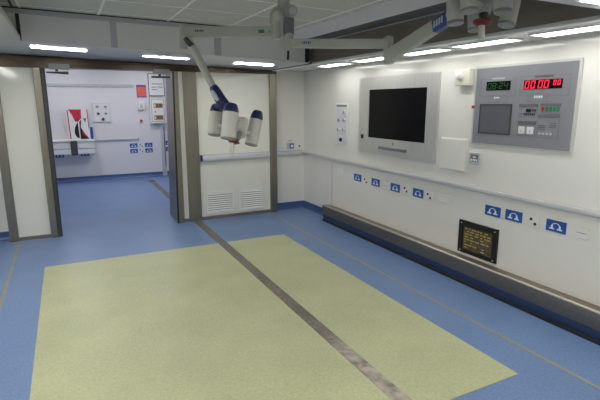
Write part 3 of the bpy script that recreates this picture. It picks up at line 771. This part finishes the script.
# left lamp
l1 = thing('surgical_lamp', 'surgical lamp with navy capped heads hanging before the vented panel, on the left arm', 'surgical lamp', (1.404,3.18,2.10), 0, 'surgical lamps', True)
bm = nb(); beam(bm, (1.39,3.192,2.10), (.80,3.488,2.101), .055, .072, bev=.008); arm = obj('arm', bm, 'lamp_arm', l1)
def facing(c, d, up, w, h, th=.003):
    c, d, up = V(c), V(d).normalized(), V(up); r = up.cross(d).normalized(); u = d.cross(r).normalized(); bm = nb()
    hexa(bm, [c-r*w/2-u*h/2, c+r*w/2-u*h/2, c+r*w/2-u*h/2+d*th, c-r*w/2-u*h/2+d*th, c-r*w/2+u*h/2, c+r*w/2+u*h/2, c+r*w/2+u*h/2+d*th, c-r*w/2+u*h/2+d*th]); return bm
ad = (V((.80,3.488,2.101))-V((1.39,3.192,2.10))).normalized(); an = V((ad.y,-ad.x,0)); an = an if an.y < 0 else -an
def onarm(s, dz=0): return V((1.39,3.192,2.10+dz))+ad*s+an*.027
obj('label', facing(onarm(.085), an, (0,0,1), .042, .022), 'greenled', arm)
for k in range(5): obj('letter', facing(onarm(.50+.013*k, .004), an, (0,0,1), .008, .014+.004*(k % 2)), 'dgrey', arm)
obj('mark', facing(onarm(.025), an, (0,0,1), .02, .007), 'grey', arm)
bm = nb(); tube(bm, [(.815,3.478,2.15),(.812,3.476,1.985)], .029); obj('elbow', bm, 'lamp_arm', l1, True)
bm = nb(); tube(bm, [(.826,3.466,2.07),(.874,3.415,1.96),(.974,3.312,1.702)], [.031,.030,.025]); obj('spring_arm', bm, 'lamp_arm', l1, True)
bm = nb(); beam(bm, (.822,3.44,2.055), (.85,3.405,2.0), .05, .03, bev=.006); obj('arm_joint', bm, 'dgrey', l1)
bm = nb(); tube(bm, [(.968,3.316,1.718),(.980,3.303,1.69),(1.003,3.282,1.635),(1.025,3.265,1.60),(1.05,3.262,1.555),(1.10,3.262,1.50)], [.029,.037,.041,.040,.034,.026]); tube(bm, [(1.028,3.268,1.60),(1.026,3.33,1.588),(1.022,3.40,1.572)], .032); yk = obj('yoke', bm, 'lamp_navy', l1, True)
bm = nb(); tube(bm, [(.952,3.285,1.688),(.960,3.264,1.655),(.978,3.245,1.620)], [.012,.019,.012]); obj('label', bm, 'ltgrey', yk, True)
head(l1, (.984,3.387,1.368), (1.023,3.42,1.596)); head(l1, (.953,2.958,1.372), (.994,2.988,1.602), .053); head(l1, (1.243,3.308,1.292), (1.316,3.332,1.548), .049)
bm = nb(); tube(bm, [(1.178,3.285,1.495),(1.176,3.283,1.485),(1.140,3.222,1.375),(1.136,3.216,1.365)], [.028,.038,.040,.030]); obj('neck', bm, 'lamp_grey', l1, True)
bm = nb(); tube(bm, [(1.12,3.22,1.385),(1.189,3.263,1.388),(1.262,3.315,1.393)], [.022,.016,.02]); obj('head_arm', bm, 'lamp_grey', l1, True)
bm = nb(); tube(bm, [(1.12,3.215,1.40),(1.05,3.30,1.42),(1.00,3.39,1.45)], .018); obj('head_arm', bm, 'lamp_grey', l1, True)
bm = nb(); tube(bm, [(1.12,3.215,1.40),(1.05,3.10,1.43),(.975,2.98,1.46)], .018); obj('head_arm', bm, 'lamp_grey', l1, True)
bm = nb(); tube(bm, [(1.09,3.262,1.51),(1.166,3.277,1.47)], .018); obj('head_arm', bm, 'lamp_grey', l1, True)
bm = nb(); lathe(bm, (1.10,3.17,1.392), (1.035,3.09,1.350), [(0,.028),(.4,.034),(.6,.030),(1,.036)]); obj('collar', bm, 'grey', l1, True)
bm = nb(); lathe(bm, (1.030,3.085,1.353), (1.018,3.08,1.330), [(0,.042),(.35,.050),(.7,.034),(1,.020)]); obj('disc', bm, 'lamp_red', l1, True)
bm = nb(); tube(bm, [(1.024,3.079,1.336),(1.004,3.074,1.245)], [.0145,.0155]); obj('handle', bm, 'lamp_grey', l1, True)

# right lamp
l2 = thing('surgical_lamp', 'surgical lamp with five grey heads at the top edge, on the right arm', 'surgical lamp', (1.482,3.127,2.02), 0, 'surgical lamps', True)
bm = nb(); beam(bm, (1.49,3.122,2.019), (2.045,2.727,2.003), .055, .062, bev=.007); arm = obj('arm', bm, 'lamp_arm', l2)
ad = (V((2.045,2.727,2.003))-V((1.49,3.122,2.019))).normalized(); an = V((ad.y,-ad.x,0)).normalized(); an = an if an.y < 0 else -an
for k in range(5): obj('letter', facing(V((1.49,3.122,2.022))+ad*(.095+.013*k)+an*.027, an, (0,0,1), .008, .016+.004*(k % 2)), 'label_blue', arm)
bm = nb(); beam(bm, (2.055,2.732,2.05), (2.049,2.713,1.955), .055, .055, bev=.006); obj('elbow', bm, 'lamp_arm', l2)
bm = nb(); tube(bm, [(2.049,2.713,1.965),(2.045,2.698,1.876)], [.036,.036]); obj('elbow', bm, 'lamp_arm', l2, True)
bm = nb(); beam(bm, (2.046,2.722,1.912), (2.0565,2.26,2.056), .060, .088, .056, .080, bev=.012); obj('spring_arm', bm, 'lamp_arm', l2, False)
bm = nb(); beam(bm, (2.0563,2.272,2.052), (2.053,2.14,2.092), .058, .080, bev=.012); ey = obj('arm_end', bm, 'label_blue', l2)
sd = (V((2.053,2.14,2.092))-V((2.0563,2.272,2.052))).normalized(); sn = V((-1,0,0))
for k in range(4): obj('letter', facing(V((2.0257,2.244,2.062))+sd*(.022*k), sn, (0,0,1), .012, .04), 'ltgrey', ey)
bm = nb(); tube(bm, [(2.053,2.15,2.09),(2.07,2.04,2.15),(2.12,1.98,2.22),(2.14,1.985,2.26),(2.135,1.975,2.16)], [.034,.034,.032,.028,.026]); obj('yoke', bm, 'lamp_arm', l2, True)
head(l2, (2.017,2.064,2.042), (2.032,2.108,2.275), .047); head(l2, (1.973,1.923,2.079), (1.993,1.967,2.30), .046); head(l2, (2.236,2.122,2.027), (2.256,2.166,2.26), .044)
head(l2, (2.088,1.805,2.064), (2.12,1.84,2.29), .046); head(l2, (2.229,1.896,2.023), (2.298,1.913,2.25), .046)
bm = nb(); tube(bm, [(2.138,1.98,2.19),(2.124,1.963,2.085)], [.030,.034]); obj('neck', bm, 'lamp_grey', l2, True)
for q in ((2.02,2.07,2.12),(1.985,1.94,2.14),(2.24,2.13,2.12),(2.10,1.82,2.13),(2.24,1.90,2.11)):
    bm = nb(); tube(bm, [(2.128,1.968,2.115), q], .015); obj('head_arm', bm, 'lamp_grey', l2, True)
bm = nb(); lathe(bm, (2.126,1.966,2.10), (2.115,1.960,2.045), [(0,.028),(.4,.024),(.7,.02),(1,.03)]); obj('collar', bm, 'dgrey', l2, True)
bm = nb(); lathe(bm, (2.114,1.962,2.056), (2.107,1.957,2.018), [(0,.022),(.35,.050),(.55,.050),(.8,.036),(1,.022)]); obj('disc', bm, 'lamp_red', l2, True)
bm = nb(); tube(bm, [(2.108,1.957,2.022),(2.096,1.944,1.944)], [.017,.019]); obj('handle', bm, 'lamp_grey', l2, True)

# ------------------------------------------------------------------ tidy, world, camera
for o in bpy.data.objects:
    if '_world' in o.keys(): del o['_world']
w = bpy.data.worlds.new('World'); S.world = w; w.use_nodes = True
w.node_tree.nodes['Background'].inputs[0].default_value = (.8,.85,1,1)
w.node_tree.nodes['Background'].inputs[1].default_value = .02
cam = bpy.data.cameras.new('Camera'); co = bpy.data.objects.new('Camera', cam); C.objects.link(co)
f = V((.43875451,.87489403,-.20507294)); r = V((.89378114,-.44850183,-.00117551)); u = V((.09300404,.18277456,.97874599))
mw = Matrix(((r.x,u.x,-f.x,0),(r.y,u.y,-f.y,0),(r.z,u.z,-f.z,1.6),(0,0,0,1)))
co.matrix_world = mw
cam.sensor_width = 36; cam.lens = 36*461.17/600; cam.clip_start = .02
S.camera = co
S.view_settings.view_transform = 'Standard'; S.view_settings.look = 'None'; S.view_settings.gamma = 1
S.view_settings.exposure = 0.46
S.cycles.use_denoising = True
S.cycles.max_bounces = 12; S.cycles.diffuse_bounces = 10; S.cycles.glossy_bounces = 6
S.cycles.sample_clamp_indirect = 8
